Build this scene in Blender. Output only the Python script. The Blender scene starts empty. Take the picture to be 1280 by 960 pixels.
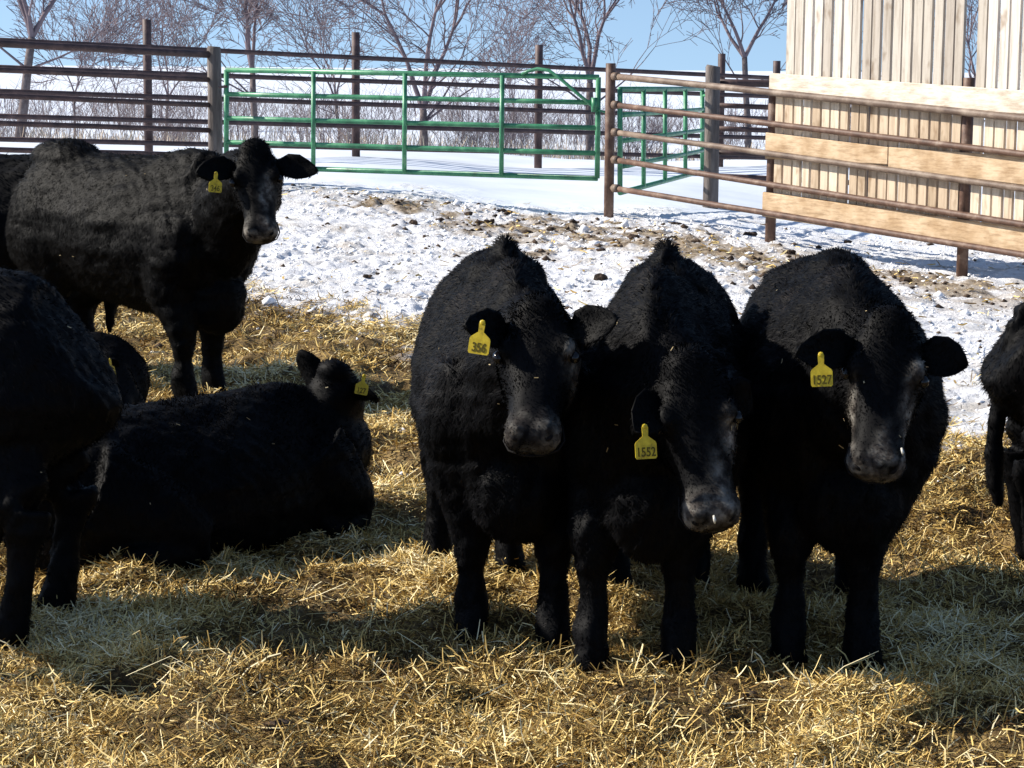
import bpy, bmesh, math, random
import numpy as np
from mathutils import Vector, Matrix
R = math.radians
random.seed(7); rng = np.random.default_rng(11)
S = bpy.context.scene; C = S.collection

# ------------------------------------------------------------------ camera
F = 2740.0; CAMZ = 1.85; PITCH = math.atan((480 - 85) / F); ROLL = R(0.45)
cam_d = bpy.data.cameras.new('camera'); cam = bpy.data.objects.new('camera', cam_d); C.objects.link(cam)
cam_d.sensor_width = 36.0; cam_d.lens = 36.0 * F / 1280.0; cam_d.clip_end = 6000; cam_d.clip_start = 0.1
CM = Matrix.Translation((0, 0, CAMZ)) @ Matrix.Rotation(math.pi / 2 - PITCH, 4, 'X') @ Matrix.Rotation(ROLL, 4, 'Z')
cam.matrix_world = CM
S.camera = cam
# ------------------------------------------------------------------ sky, sun, exposure
SUN_EL = R(33); SUN_V = Vector((-0.99, 0.13, 0)).normalized() * math.cos(SUN_EL) + Vector((0, 0, math.sin(SUN_EL)))
w = bpy.data.worlds.new('World'); S.world = w; w.use_nodes = True
nt = w.node_tree; bg = nt.nodes['Background']; sky = nt.nodes.new('ShaderNodeTexSky')
sky.sky_type = 'NISHITA'; sky.sun_disc = False; sky.sun_elevation = SUN_EL; sky.sun_rotation = math.atan2(SUN_V.x, SUN_V.y)
sky.altitude = 300; sky.air_density = 1.0; sky.dust_density = 0.45; sky.ozone_density = 1.8
tc = nt.nodes.new('ShaderNodeTexCoord'); va = nt.nodes.new('ShaderNodeVectorMath'); va.operation = 'ADD'; va.inputs[1].default_value = (0, 0, .17)
vnm = nt.nodes.new('ShaderNodeVectorMath'); vnm.operation = 'NORMALIZE'
nt.links.new(tc.outputs['Generated'], va.inputs[0]); nt.links.new(va.outputs[0], vnm.inputs[0]); nt.links.new(vnm.outputs[0], sky.inputs['Vector'])
nt.links.new(sky.outputs[0], bg.inputs[0]); bg.inputs[1].default_value = 0.108
sd = bpy.data.lights.new('sun', 'SUN'); so = bpy.data.objects.new('sun', sd); C.objects.link(so)
sd.energy = 5.0; sd.angle = R(0.55); sd.color = (1.0, 0.93, 0.82)
so.rotation_euler = SUN_V.to_track_quat('Z', 'Y').to_euler()
S.view_settings.view_transform = 'Standard'; S.view_settings.look = 'None'
S.view_settings.exposure = 0.76; S.view_settings.gamma = 1.0; S.view_settings.use_curve_mapping = False
S.cycles.max_bounces = 5; S.cycles.diffuse_bounces = 3; S.cycles.glossy_bounces = 2

# ------------------------------------------------------------------ helpers
def ray(px, py):
    return (CM.to_3x3() @ Vector(((px - 640) / F, (480 - py) / F, -1)))
def W(px, py, D):                       # point seen at a place of the photograph, D metres ahead
    d = ray(px, py); t = D / d.y
    return Vector((0, 0, CAMZ)) + d * t
def onplane(px, py, p, q):              # where that view line meets the upright plane through p, q (plan points)
    d = ray(px, py); nx, ny = (q[1] - p[1]), -(q[0] - p[0])
    t = (nx * p[0] + ny * p[1]) / (nx * d.x + ny * d.y)
    return Vector((0, 0, CAMZ)) + d * t

def tag(o, label=None, cat=None, group=None, kind=None):
    if label: o['label'] = label
    if cat: o['category'] = cat
    if group: o['group'] = group
    if kind: o['kind'] = kind
    return o
def link(name, me, mat=None, parent=None):
    o = bpy.data.objects.new(name, me); C.objects.link(o)
    if mat:
        for m in (mat if isinstance(mat, (list, tuple)) else [mat]): me.materials.append(m)
    if parent: o.parent = parent
    return o
def empty(name, loc=(0, 0, 0), rz=0):
    o = bpy.data.objects.new(name, None); C.objects.link(o); o.location = loc; o.rotation_euler = (0, 0, rz)
    o.empty_display_size = 0.1
    return o
def np_mesh(name, V, faces_flat, nper, smooth=False):
    """V (n,3); faces_flat indices; all faces have nper corners"""
    me = bpy.data.meshes.new(name); V = np.asarray(V, dtype=np.float32); Fc = np.asarray(faces_flat, dtype=np.int32).ravel()
    nf = len(Fc) // nper
    me.vertices.add(len(V)); me.vertices.foreach_set('co', V.ravel())
    me.loops.add(len(Fc)); me.loops.foreach_set('vertex_index', Fc)
    me.polygons.add(nf); me.polygons.foreach_set('loop_start', np.arange(0, nf * nper, nper, dtype=np.int32))
    me.polygons.foreach_set('loop_total', np.full(nf, nper, dtype=np.int32))
    me.update(calc_edges=True)
    if smooth: me.polygons.foreach_set('use_smooth', np.ones(nf, dtype=bool))
    return me
def attr(me, name, vals):
    a = me.attributes.new(name, 'FLOAT', 'POINT'); a.data.foreach_set('value', np.asarray(vals, dtype=np.float32))

class MB:
    """collects shapes for ONE mesh object"""
    def __init__(s): s.v = []; s.f = []
    def add(s, vs, fs):
        b = len(s.v); s.v += [tuple(v) for v in vs]; s.f += [tuple(i + b for i in f) for f in fs]
    def tube(s, pts, r, n=8, cap=True):
        pts = [Vector(p) for p in pts]; k = len(pts); rr = r if isinstance(r, (list, tuple)) else [r] * k
        vs = []; up0 = None
        for i, p in enumerate(pts):
            t = (pts[min(i + 1, k - 1)] - pts[max(i - 1, 0)]).normalized()
            if up0 is None: up0 = t.orthogonal().normalized()
            a = (up0 - t * up0.dot(t)); a = a.normalized() if a.length > 1e-6 else t.orthogonal().normalized(); up0 = a
            b = t.cross(a)
            for j in range(n):
                th = 2 * math.pi * j / n
                vs.append(p + (a * math.cos(th) + b * math.sin(th)) * rr[i])
        fs = []
        for i in range(k - 1):
            for j in range(n):
                fs.append((i * n + j, i * n + (j + 1) % n, (i + 1) * n + (j + 1) % n, (i + 1) * n + j))
        if cap: fs.append(tuple(reversed(range(n)))); fs.append(tuple((k - 1) * n + j for j in range(n)))
        s.add(vs, fs)
    def box8(s, c):     # 8 corners: bottom ring 4, top ring 4
        s.add(c, [(3, 2, 1, 0), (4, 5, 6, 7), (0, 1, 5, 4), (1, 2, 6, 5), (2, 3, 7, 6), (3, 0, 4, 7)])
    def ell(s, c, ax, ay, az, nu=10, nv=7):
        c = Vector(c); ax, ay, az = Vector(ax), Vector(ay), Vector(az); vs = [c + az]
        for i in range(1, nv):
            p = math.pi * i / nv
            for j in range(nu):
                t = 2 * math.pi * j / nu
                vs.append(c + ax * (math.sin(p) * math.cos(t)) + ay * (math.sin(p) * math.sin(t)) + az * math.cos(p))
        vs.append(c - az); fs = []
        for j in range(nu): fs.append((0, 1 + j, 1 + (j + 1) % nu))
        for i in range(nv - 2):
            for j in range(nu):
                a = 1 + i * nu; fs.append((a + j, a + nu + j, a + nu + (j + 1) % nu, a + (j + 1) % nu))
        a = 1 + (nv - 2) * nu
        for j in range(nu): fs.append((a + (j + 1) % nu, a + j, a + nu))
        s.add(vs, fs)
    def build(s, name, mat=None, parent=None, smooth=False, rel=None):
        me = bpy.data.meshes.new(name)
        v = s.v
        if rel is not None: v = [tuple(rel @ Vector(p)) for p in v]
        me.from_pydata(v, [], s.f); me.update()
        if smooth: me.polygons.foreach_set('use_smooth', [True] * len(me.polygons))
        return link(name, me, mat, parent)

# lattice noise
def _h(ix, iy, s):
    n = (ix * 374761393 + iy * 668265263 + s * 1442695041) & 0xffffffff
    n = ((n ^ (n >> 13)) * 1274126177) & 0xffffffff
    return ((n ^ (n >> 16)) & 0xffff) / 65535.0
def vn(x, y, s=0):
    x = np.asarray(x, dtype=np.float64); y = np.asarray(y, dtype=np.float64)
    ix = np.floor(x).astype(np.int64); iy = np.floor(y).astype(np.int64); fx = x - ix; fy = y - iy
    fx = fx * fx * (3 - 2 * fx); fy = fy * fy * (3 - 2 * fy)
    a = _h(ix, iy, s); b = _h(ix + 1, iy, s); c = _h(ix, iy + 1, s); d = _h(ix + 1, iy + 1, s)
    return (a + (b - a) * fx) * (1 - fy) + (c + (d - c) * fx) * fy
def fbm(x, y, s=0, o=3):
    r = 0; a = .5; t = 0
    for k in range(o): r = r + a * vn(x * 2 ** k, y * 2 ** k, s + k); t += a; a *= .55
    return r / t
def ss(t):
    t = np.clip(t, 0, 1); return t * t * (3 - 2 * t)

# ------------------------------------------------------------------ ground function and masks
def straw_mask(x, y):
    n = fbm(x * .9, y * .5, 5, 4) - .5; n2 = fbm(x * 5, y * 4, 15, 3) - .5
    return ss((14.9 - 1.25 * np.clip(x, -2.4, 4) - y + n * 6.0 + n2 * 4.0) / 2.6 + .5)
def dirt_mask(x, y):
    # band of manure and hay trodden along the fence line
    px, py = 1.25, 25.3; dx, dy = 3.4, -3.7; L = math.hypot(dx, dy); dx /= L; dy /= L
    dist = (x - px) * dy * -1 + (y - py) * dx; along = (x - px) * dx + (y - py) * dy
    n = fbm(x * .8, y * .5, 25, 4) - .5; n2 = fbm(x * 4, y * 2.2, 35, 3) - .5
    c = -0.7 - .25 * ss((along + 2) / 5)
    return ss(1.15 - np.abs(dist - c + n * 2.0) / (1.15 + .75 * ss((along + 3) / 5)) + n2 * 2.6) * ss((8 - np.abs(along + .3)) / 3) * (.25 + .75 * ss((along + 3.5) / 3.5 + (n2 + n) * 2.2))
def tramp_mask(x, y):
    # broken, hoof-trodden snow (1) against clean drifted snow (0)
    lim = 28.6 + 1.8 * ss((x - .3) / 1.2) - .60 * np.clip(x - 0.5, -1.0, 9) + (fbm(x * .5, y * .3, 45, 3) - .5) * 3.0
    return ss((lim - y + (fbm(x * 1.6, y * .8, 46, 3) - .5) * 5) / 4.5 + .5)
def base_h(x, y):
    h = -.32 * ss((x - 1.2) / 3.9) * ss((y - 12) / 8) * ss((44 - y) / 10)
    h = h + .27 * ss((y - 17) / 11) * ss((1.2 - x) / 4.2)
    h = h - .75 * ss((y - 44) / 16)
    return h
def Hn(x, y):
    x = np.asarray(x, dtype=np.float64); y = np.asarray(y, dtype=np.float64)
    st = straw_mask(x, y); tr = tramp_mask(x, y); di = dirt_mask(x, y); near = ss((34 - y) / 4)
    h = base_h(x, y)
    mound = (fbm(x * 1.5, y * 1.1, 61, 3) - .5) * .15 + (fbm(x * 4.2, y * 3.8, 62, 3) - .5) * .16
    pits = np.clip(fbm(x * 3.1 + 7, y * 2.6, 69, 2) - .66, 0, 1) * -.28
    h = h + (mound + pits) * st
    chop = np.abs(fbm(x * 3.6, y * 2.8, 63, 4) - .5) * .12 * (.4 + 1.2 * fbm(x * .9, y * .6, 68, 2)) + (fbm(x * 13, y * 11, 64, 2) - .5) * .05
    h = h + chop * tr * (1 - st) * near + di * near * (fbm(x * 6, y * 4, 66, 3) - .35) * .08
    drift = (fbm(x * .35, y * .22, 65, 3) - .5) * .14
    h = h + drift * (1 - tr) * ss((y - 18) / 8)
    h = h + (fbm(x * .02, y * .012, 67, 2) - .5) * 1.0 * ss((y - 90) / 200)
    return h
def H(x, y): return float(Hn(np.array([x]), np.array([y]))[0])

# ------------------------------------------------------------------ materials
def mat(name, base=(.5, .5, .5), rough=.6, spec=.5, metallic=0.0):
    m = bpy.data.materials.new(name); m.use_nodes = True; b = m.node_tree.nodes['Principled BSDF']
    b.inputs['Base Color'].default_value = (*base, 1); b.inputs['Roughness'].default_value = rough
    b.inputs['Specular IOR Level'].default_value = spec; b.inputs['Metallic'].default_value = metallic
    return m
class NT:
    def __init__(s, m): s.t = m.node_tree; s.b = s.t.nodes['Principled BSDF']
    def n(s, k, **kw):
        o = s.t.nodes.new(k)
        for a, b in kw.items(): setattr(o, a, b)
        return o
    def l(s, a, b): s.t.links.new(a, b)
    def noise(s, scale, detail=4, vec=None, rough=.6):
        n = s.n('ShaderNodeTexNoise'); n.inputs['Scale'].default_value = scale; n.inputs['Detail'].default_value = detail
        n.inputs['Roughness'].default_value = rough
        if vec is not None: s.l(vec, n.inputs['Vector'])
        return n.outputs['Fac']
    def pos(s, scale=(1, 1, 1)):
        g = s.n('ShaderNodeTexCoord'); m = s.n('ShaderNodeMapping'); m.inputs['Scale'].default_value = scale
        s.l(g.outputs['Object'], m.inputs['Vector']); return m.outputs[0]
    def ramp(s, fac, stops):
        r = s.n('ShaderNodeValToRGB'); e = r.color_ramp.elements
        while len(e) < len(stops): e.new(.5)
        for i, (p, c) in enumerate(stops): e[i].position = p; e[i].color = (*c, 1)
        s.l(fac, r.inputs[0]); return r.outputs[0]
    def mix(s, fac, a, b):
        x = s.n('ShaderNodeMix', data_type='RGBA')
        if hasattr(fac, 'links'): s.l(fac, x.inputs[0])
        else: x.inputs[0].default_value = fac
        for v, k in ((a, 6), (b, 7)):
            if hasattr(v, 'links'): s.l(v, x.inputs[k])
            else: x.inputs[k].default_value = (*v, 1)
        return x.outputs[2]
    def math(s, op, a, b=0.0, clamp=False):
        x = s.n('ShaderNodeMath', operation=op); x.use_clamp = clamp
        for v, k in ((a, 0), (b, 1)):
            if hasattr(v, 'links'): s.l(v, x.inputs[k])
            else: x.inputs[k].default_value = v
        return x.outputs[0]
    def attr(s, name): return s.n('ShaderNodeAttribute', attribute_name=name).outputs['Fac']
    def col(s, c): s.l(c, s.b.inputs['Base Color'])
    def bump(s, h, dist=.01, strength=1.0):
        b = s.n('ShaderNodeBump'); b.inputs['Distance'].default_value = dist; b.inputs['Strength'].default_value = strength
        s.l(h, b.inputs['Height']); s.l(b.outputs[0], s.b.inputs['Normal'])

M = {}
def m_ground():
    m = mat('ground', rough=.85, spec=.25); t = NT(m)
    p = t.pos(); st = t.attr('straw'); di = t.attr('dirt'); tr = t.attr('tramp')
    snow = t.ramp(t.noise(9, 5, p), [(.3, (.62, .63, .66)), (.6, (.80, .81, .83))])
    clean = t.ramp(t.noise(.6, 3, p), [(.3, (.55, .60, .68)), (.7, (.66, .71, .79))])
    soiled = t.ramp(t.noise(14, 6, p, .7), [(.25, (.18, .15, .13)), (.33, (.48, .45, .42)), (.40, (.74, .74, .77)), (.6, (.86, .87, .90))])
    grime = t.ramp(t.noise(1.1, 5, p, .65), [(.34, (.72, .67, .60)), (.45, (.96, .95, .93)), (.55, (1, 1, 1))])
    gm = t.n('ShaderNodeMix', data_type='RGBA', blend_type='MULTIPLY'); gm.inputs[0].default_value = 1; t.l(soiled, gm.inputs[6]); t.l(grime, gm.inputs[7])
    sn = t.mix(tr, clean, gm.outputs[2])
    strw = t.ramp(t.noise(38, 6, p, .75), [(.25, (.04, .025, .013)), (.45, (.18, .115, .045)), (.6, (.38, .26, .10)), (.75, (.55, .42, .2))])
    strd = t.ramp(t.noise(2.3, 3, p), [(.35, (.35, .33, .3)), (.6, (1, 1, 1))])
    mul = t.n('ShaderNodeMix', data_type='RGBA', blend_type='MULTIPLY'); mul.inputs[0].default_value = 1
    t.l(strw, mul.inputs[6]); t.l(strd, mul.inputs[7])
    dirt = t.ramp(t.noise(16, 6, p, .7), [(.30, (.07, .05, .036)), (.45, (.24, .18, .12)), (.6, (.40, .33, .24)), (.72, (.66, .64, .62))])
    c = t.mix(di, sn, dirt); c = t.mix(st, c, mul.outputs[2])
    t.col(c)
    h = t.math('ADD', t.math('MULTIPLY', t.noise(45, 6, p, .7), t.math('MAXIMUM', tr, st)), t.math('MULTIPLY', t.noise(2.5, 4, p), .15))
    t.bump(h, .05, .8)
    return m
def m_var(name, stops, rough=.7, spec=.3, island=True, nscale=None, bump=None, sc=(1, 1, 1)):
    m = mat(name, rough=rough, spec=spec); t = NT(m)
    if island:
        f = t.n('ShaderNodeNewGeometry').outputs['Random Per Island']
        if nscale: f = t.math('ADD', t.math('MULTIPLY', f, .6), t.math('MULTIPLY', t.noise(nscale, 4, t.pos(sc)), .4))
    else: f = t.noise(nscale, 5, t.pos(sc))
    t.col(t.ramp(f, stops))
    if bump: t.bump(t.noise(bump[0], 5, t.pos(sc)), bump[1])
    return m
def m_attr(name, stops, rough=.7, spec=.3, sheen=0):
    m = mat(name, rough=rough, spec=spec); t = NT(m); t.col(t.ramp(t.attr('tone'), stops)); return m
M['ground'] = m_ground()
M['straw'] = m_attr('straw', [(0, (.05, .030, .012)), (.2, (.19, .11, .03)), (.42, (.45, .30, .09)), (.7, (.72, .54, .21)), (1, (.90, .79, .50))], .7, .12)
M['lump'] = m_attr('snow_lump', [(0, (.22, .18, .15)), (.15, (.55, .52, .5)), (.3, (.76, .77, .80)), (1, (.87, .88, .90))], .7)
M['manure'] = m_var('manure', [(.2, (.028, .018, .012)), (.6, (.075, .048, .032)), (.9, (.15, .11, .075))], .8, .2, True, 30, (60, .01))
M['rust'] = m_var('rusty_pipe', [(.3, (.055, .028, .018)), (.5, (.105, .055, .036)), (.62, (.16, .10, .07)), (.75, (.24, .18, .14))], .6, .4, False, 7, (40, .003))
M['rustdark'] = m_var('dark_pipe', [(.3, (.035, .022, .022)), (.55, (.075, .045, .042)), (.75, (.13, .08, .07))], .6, .35, False, 6, (40, .003))
M['railtop'] = m_var('weathered_rail', [(.3, (.08, .05, .036)), (.5, (.145, .10, .072)), (.7, (.27, .21, .16))], .6, .4, False, 5, (40, .004))
M['post'] = m_var('wood_post', [(.3, (.06, .048, .042)), (.5, (.13, .11, .10)), (.7, (.22, .19, .17))], .85, .2, False, 9, (25, .02), (1, 1, .15))
M['green'] = m_var('green_paint', [(.3, (.018, .10, .05)), (.5, (.04, .21, .10)), (.64, (.09, .30, .15)), (.78, (.22, .34, .22))], .42, .5, False, 5, (30, .002))
def m_board(name, a, b, c):
    m = mat(name, rough=.8, spec=.2); t = NT(m)
    f = t.n('ShaderNodeNewGeometry').outputs['Random Per Island']
    base = t.ramp(f, [(0, a), (.5, b), (1, c)])
    g = t.noise(22, 6, t.pos((1, 1, .07)), .7); k = t.noise(5, 3, t.pos((1, 1, .5)))
    mu = t.n('ShaderNodeMix', data_type='RGBA', blend_type='MULTIPLY'); mu.inputs[0].default_value = 1
    t.l(base, mu.inputs[6]); t.l(t.ramp(g, [(.3, (.62, .58, .54)), (.55, (1, 1, 1))]), mu.inputs[7])
    m2 = t.n('ShaderNodeMix', data_type='RGBA', blend_type='MULTIPLY'); m2.inputs[0].default_value = 1
    t.l(mu.outputs[2], m2.inputs[6]); t.l(t.ramp(k, [(.28, (.55, .47, .40)), (.42, (1, 1, 1))]), m2.inputs[7])
    t.col(m2.outputs[2]); t.bump(g, .004)
    return m
M['board_hi'] = m_board('weathered_boards', (.38, .335, .285), (.51, .465, .40), (.64, .595, .535))
M['board_lo'] = m_board('tan_boards', (.42, .32, .22), (.56, .45, .33), (.68, .58, .45))
def m_plank(name, a, b):
    m = mat(name, rough=.8, spec=.2); t = NT(m)
    g = t.noise(20, 6, t.pos((.25, .25, 1.6)), .7); k = t.noise(3.2, 3, t.pos((1, 1, 1)))
    c = t.mix(t.ramp(k, [(.35, (0, 0, 0)), (.65, (1, 1, 1))]), a, b)
    mu = t.n('ShaderNodeMix', data_type='RGBA', blend_type='MULTIPLY'); mu.inputs[0].default_value = 1
    t.l(c, mu.inputs[6]); t.l(t.ramp(g, [(.3, (.6, .55, .5)), (.55, (1, 1, 1))]), mu.inputs[7]); t.col(mu.outputs[2]); t.bump(g, .004)
    return m
M['plank_top'] = m_plank('pale_plank', (.58, .50, .40), (.72, .66, .57))
M['plank_low'] = m_plank('tan_plank', (.42, .29, .17), (.60, .46, .31))
M['bark'] = m_var('bark', [(.3, (.09, .07, .068)), (.6, (.17, .14, .135)), (.8, (.26, .22, .2))], .9, .15, False, 8, (30, .01))
M['twig'] = m_var('twig', [(.3, (.12, .095, .11)), (.7, (.24, .19, .20))], .9, .15, False, 2)
M['brush'] = m_attr('brush', [(0, (.13, .095, .11)), (.4, (.25, .20, .195)), (.7, (.38, .30, .23)), (1, (.52, .43, .31))], .8)
# black cattle coat: dust and dried mud are stains with their own outline
def m_coat():
    m = mat('black_coat', rough=.6, spec=.07); t = NT(m)
    tone = t.ramp(t.attr('tone'), [(0, (.0010, .0010, .0012)), (.5, (.0021, .0022, .0031)), (.85, (.0050, .0048, .006)), (1, (.014, .012, .012))])
    dusty = t.ramp(t.noise(25, 5, t.pos()), [(.3, (.03, .025, .022)), (.45, (.13, .11, .095)), (.62, (.42, .39, .34))])
    t.col(t.mix(t.attr('dust'), tone, dusty)); return m
M['coat'] = m_coat()
M['eye'] = mat('eye', (.006, .005, .005), .12, .35)
M['nostril'] = mat('nostril', (.003, .002, .002), .8, .2)
M['hoof'] = mat('hoof', (.02, .016, .013), .6, .3)
M['tag'] = m_var('tag_yellow', [(.28, (.20, .14, .02)), (.42, (.52, .37, .015)), (.7, (.74, .56, .035))], .5, .35, False, 45)
M['ink'] = mat('tag_ink', (.10, .075, .008), .6, .2)
M['slime'] = mat('slime', (.5, .48, .42), .25, .5)

# ------------------------------------------------------------------ ground sheet
def axis(segs):
    out = [segs[0][0]]
    for a, b, step in segs:
        n = max(1, int(round((b - a) / step))); out += list(np.linspace(a, b, n + 1)[1:])
    return np.array(out)
xs = axis([(-3000, -600, 300), (-600, -100, 50), (-100, -20, 8), (-20, -9, .8), (-9, -4.5, .12), (-4.5, -2.2, .05), (-2.2, 3.2, .024), (3.2, 6.2, .045), (6.2, 9, .15), (9, 20, .8), (20, 100, 8), (100, 600, 50), (600, 3000, 300)])
ys = axis([(-50, -5, 8), (-5, 4.5, .5), (4.5, 12, .028), (12, 18, .036), (18, 31, .05), (31, 45, .12), (45, 80, .6), (80, 200, 4), (200, 900, 30), (900, 5000, 250)])
X, Y = np.meshgrid(xs, ys); Z = Hn(X, Y)
V = np.stack([X.ravel(), Y.ravel(), Z.ravel()], 1); nx = len(xs); ny = len(ys)
i = np.arange((ny - 1) * nx).reshape(ny - 1, nx)[:, :-1]
Fq = np.stack([i, i + 1, i + nx + 1, i + nx], -1).reshape(-1)
me = np_mesh('ground', V, Fq, 4, True)
attr(me, 'straw', straw_mask(X, Y).ravel()); attr(me, 'dirt', (dirt_mask(X, Y) * ss((40 - Y) / 5)).ravel())
attr(me, 'tramp', (tramp_mask(X, Y) * ss((42 - Y) / 5)).ravel())
tag(link('ground', me, M['ground']), kind='structure')

# ------------------------------------------------------------------ straw litter (countless)
def blades(P, L, Wd, yaw, pitch, tone, bend):
    """flat bent ribbons, 2 quads each; P (n,3) base centre"""
    n = len(P); d = np.stack([np.cos(yaw) * np.cos(pitch), np.sin(yaw) * np.cos(pitch), np.sin(pitch)], 1)
    sd_ = np.stack([-np.sin(yaw), np.cos(yaw), np.zeros(n)], 1)
    tilt = rng.uniform(-1, 1, n)[:, None]
    up = np.cross(d, sd_); s = sd_ * np.cos(tilt) - up * np.sin(tilt)
    w_ = (Wd * .5)[:, None] * s; mid = P + d * (L * .5)[:, None] + up * (bend * L)[:, None] * -1; tip = P + d * L[:, None]
    V = np.stack([P - w_, P + w_, mid - w_, mid + w_, tip - w_ * .7, tip + w_ * .7], 1).reshape(-1, 3)
    b = (np.arange(n) * 6)[:, None]; Fq = (b + np.array([0, 1, 3, 2, 2, 3, 5, 4])).reshape(-1)
    return V, Fq, np.repeat(tone, 6)
def straw_zone(y0, y1, dens, l0, l1, w0, w1):
    # X range that the picture sees at this depth, with a margin
    n = int(dens * (y1 - y0) * (y1 * .52 + 1.2)); y = rng.uniform(y0, y1, n)
    x = rng.uniform(-.5, .5, n) * (y * .52 + 1.2)
    bare = np.clip((fbm(x * 1.5, y * 1.1, 88, 4) - .36) * 7, .22, 1); keep = rng.random(n) < np.clip(straw_mask(x, y) * 1.15, .0, 1) * bare; x = x[keep]; y = y[keep]; n = len(x)
    z = Hn(x, y); L = rng.uniform(l0, l1, n) * rng.choice([.6, 1, 1.5], n, p=[.45, .45, .1])
    yaw = rng.uniform(0, 2 * np.pi, n); pitch = np.abs(rng.normal(.12, .33, n))
    pitch = np.where(rng.random(n) < .015, rng.uniform(.6, 1.2, n), pitch)
    patch = fbm(x * 1.4, y * 1.0, 81, 3)
    tone = np.clip(rng.normal(.48, .24, n) + (patch - .5) * 1.5 - .28 * (1 - np.clip((fbm(x * 1.5, y * 1.1, 88, 4) - .40) * 6, 0, 1)), 0, 1)
    P = np.stack([x, y, z + rng.uniform(-.008, .022, n)], 1)
    return blades(P, L, rng.uniform(w0, w1, n), yaw, pitch, tone, rng.normal(0, .08, n))
parts = [straw_zone(4.9, 7.2, 13500, .018, .062, .0016, .0044), straw_zone(7.2, 9.5, 8200, .02, .068, .0024, .0055),
         straw_zone(9.5, 13, 3600, .03, .075, .0035, .0075), straw_zone(13, 20, 1700, .035, .09, .0045, .008)]
def tufts(n, y0, y1):      # forkfuls that stand up from the bedding
    cy = rng.uniform(y0, y1, n); cx = rng.uniform(-.5, .5, n) * (cy * .52 + 1.2); m_ = rng.integers(25, 70, n); k = np.repeat(np.arange(n), m_)
    rad = rng.uniform(.05, .16, n)[k]; x = cx[k] + rng.normal(0, 1, len(k)) * rad; y = cy[k] + rng.normal(0, .7, len(k)) * rad
    d2 = ((x - cx[k]) ** 2 + (y - cy[k]) ** 2) / rad ** 2; ok = rng.random(len(k)) < straw_mask(x, y) * 1.1
    z = Hn(x, y) + np.exp(-d2) * rad * .42 * rng.random(len(k)); P = np.stack([x, y, z], 1)[ok]; m2 = ok.sum()
    tn = np.clip(rng.normal(.62, .2, m2), 0, 1)
    return blades(P, rng.uniform(.025, .085, m2), rng.uniform(.002, .005, m2), rng.uniform(0, 6.28, m2), rng.normal(.35, .4, m2), tn, rng.normal(0, .12, m2))
def chips(n):              # hay trodden into the snow
    y = rng.uniform(12, 31, n); x = rng.uniform(-.5, .5, n) * (y * .5 + 1); ok = rng.random(n) < dirt_mask(x, y) * .8 + .10 * tramp_mask(x, y); x, y = x[ok], y[ok]; n = len(x)
    return blades(np.stack([x, y, Hn(x, y) + .012], 1), rng.uniform(.04, .12, n), rng.uniform(.008, .02, n), rng.uniform(0, 6.28, n), rng.normal(.1, .2, n), np.clip(rng.normal(.5, .25, n), 0, 1), rng.normal(0, .08, n))
def stems(n):              # long bent stalks
    y = rng.uniform(5, 11, n); x = rng.uniform(-.5, .5, n) * (y * .52 + 1.2)
    return blades(np.stack([x, y, Hn(x, y) + .01], 1), rng.uniform(.1, .26, n), rng.uniform(.0022, .004, n), rng.uniform(0, 6.28, n), rng.normal(.08, .18, n), np.clip(rng.normal(.8, .15, n), 0, 1), rng.normal(0, .16, n))
parts += [stems(1500), tufts(1100, 5, 10), tufts(500, 10, 17), chips(9000)]
V = np.concatenate([p[0] for p in parts]); off = np.cumsum([0] + [len(p[0]) for p in parts[:-1]])
Fq = np.concatenate([p[1] + o for p, o in zip(parts, off)])
me = np_mesh('straw_litter', V, Fq, 4); attr(me, 'tone', np.concatenate([p[2] for p in parts]))
tag(link('straw_litter', me, M['straw']), 'loose golden straw bedding spread thickly over the front of the pen', 'straw', kind='stuff')

# lumps of trodden snow and crumbs of manure, countless
OCT = np.array([[1, 0, 0], [-1, 0, 0], [0, 1, 0], [0, -1, 0], [0, 0, 1], [0, 0, -1], [.7, .7, 0], [-.7, .7, 0]], float)[:6]
OF = np.array([[0, 2, 4], [2, 1, 4], [1, 3, 4], [3, 0, 4], [2, 0, 5], [1, 2, 5], [3, 1, 5], [0, 3, 5]])
def lumps(x, y, r):
    n = len(x); z = Hn(x, y) + r * .25
    V = OCT[None] * rng.uniform(.55, 1.25, (n, 6, 1)); V = V + rng.normal(0, .15, (n, 6, 3))
    V[:, :, 2] *= .65; a = rng.uniform(0, 6.28, n); c, s = np.cos(a)[:, None], np.sin(a)[:, None]
    vx = V[:, :, 0] * c - V[:, :, 1] * s; vy = V[:, :, 0] * s + V[:, :, 1] * c
    V = np.stack([vx * 1.2, vy, V[:, :, 2]], 2) * r[:, None, None] + np.stack([x, y, z], 1)[:, None]
    return V.reshape(-1, 3), (np.arange(n)[:, None, None] * 6 + OF[None]).reshape(-1)
n = 30000; y = rng.uniform(9.5, 29, n); x = rng.uniform(-.5, .5, n) * (y * .5 + 1)
pr = tramp_mask(x, y) * (1 - .93 * straw_mask(x, y)) * (1 - .6 * dirt_mask(x, y)); k = rng.random(n) < pr * np.clip((fbm(x * 1.3, y * .8, 85, 3) - .33) * 2.2, .06, .8); x, y = x[k], y[k]
r = np.exp(rng.normal(-4.35, .55, len(x))); V, Ft = lumps(x, y, r)
me = np_mesh('snow_lumps', V, Ft, 3, False); attr(me, 'tone', np.repeat(np.clip(rng.normal(.62, .22, len(x)), 0, 1), 6))
tag(link('snow_lumps', me, M['lump']), 'broken lumps of trodden snow covering the pen behind the cattle', 'snow', kind='stuff')
n = 9000; y = rng.uniform(10, 31, n); x = rng.uniform(-.5, .5, n) * (y * .5 + 1)
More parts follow.
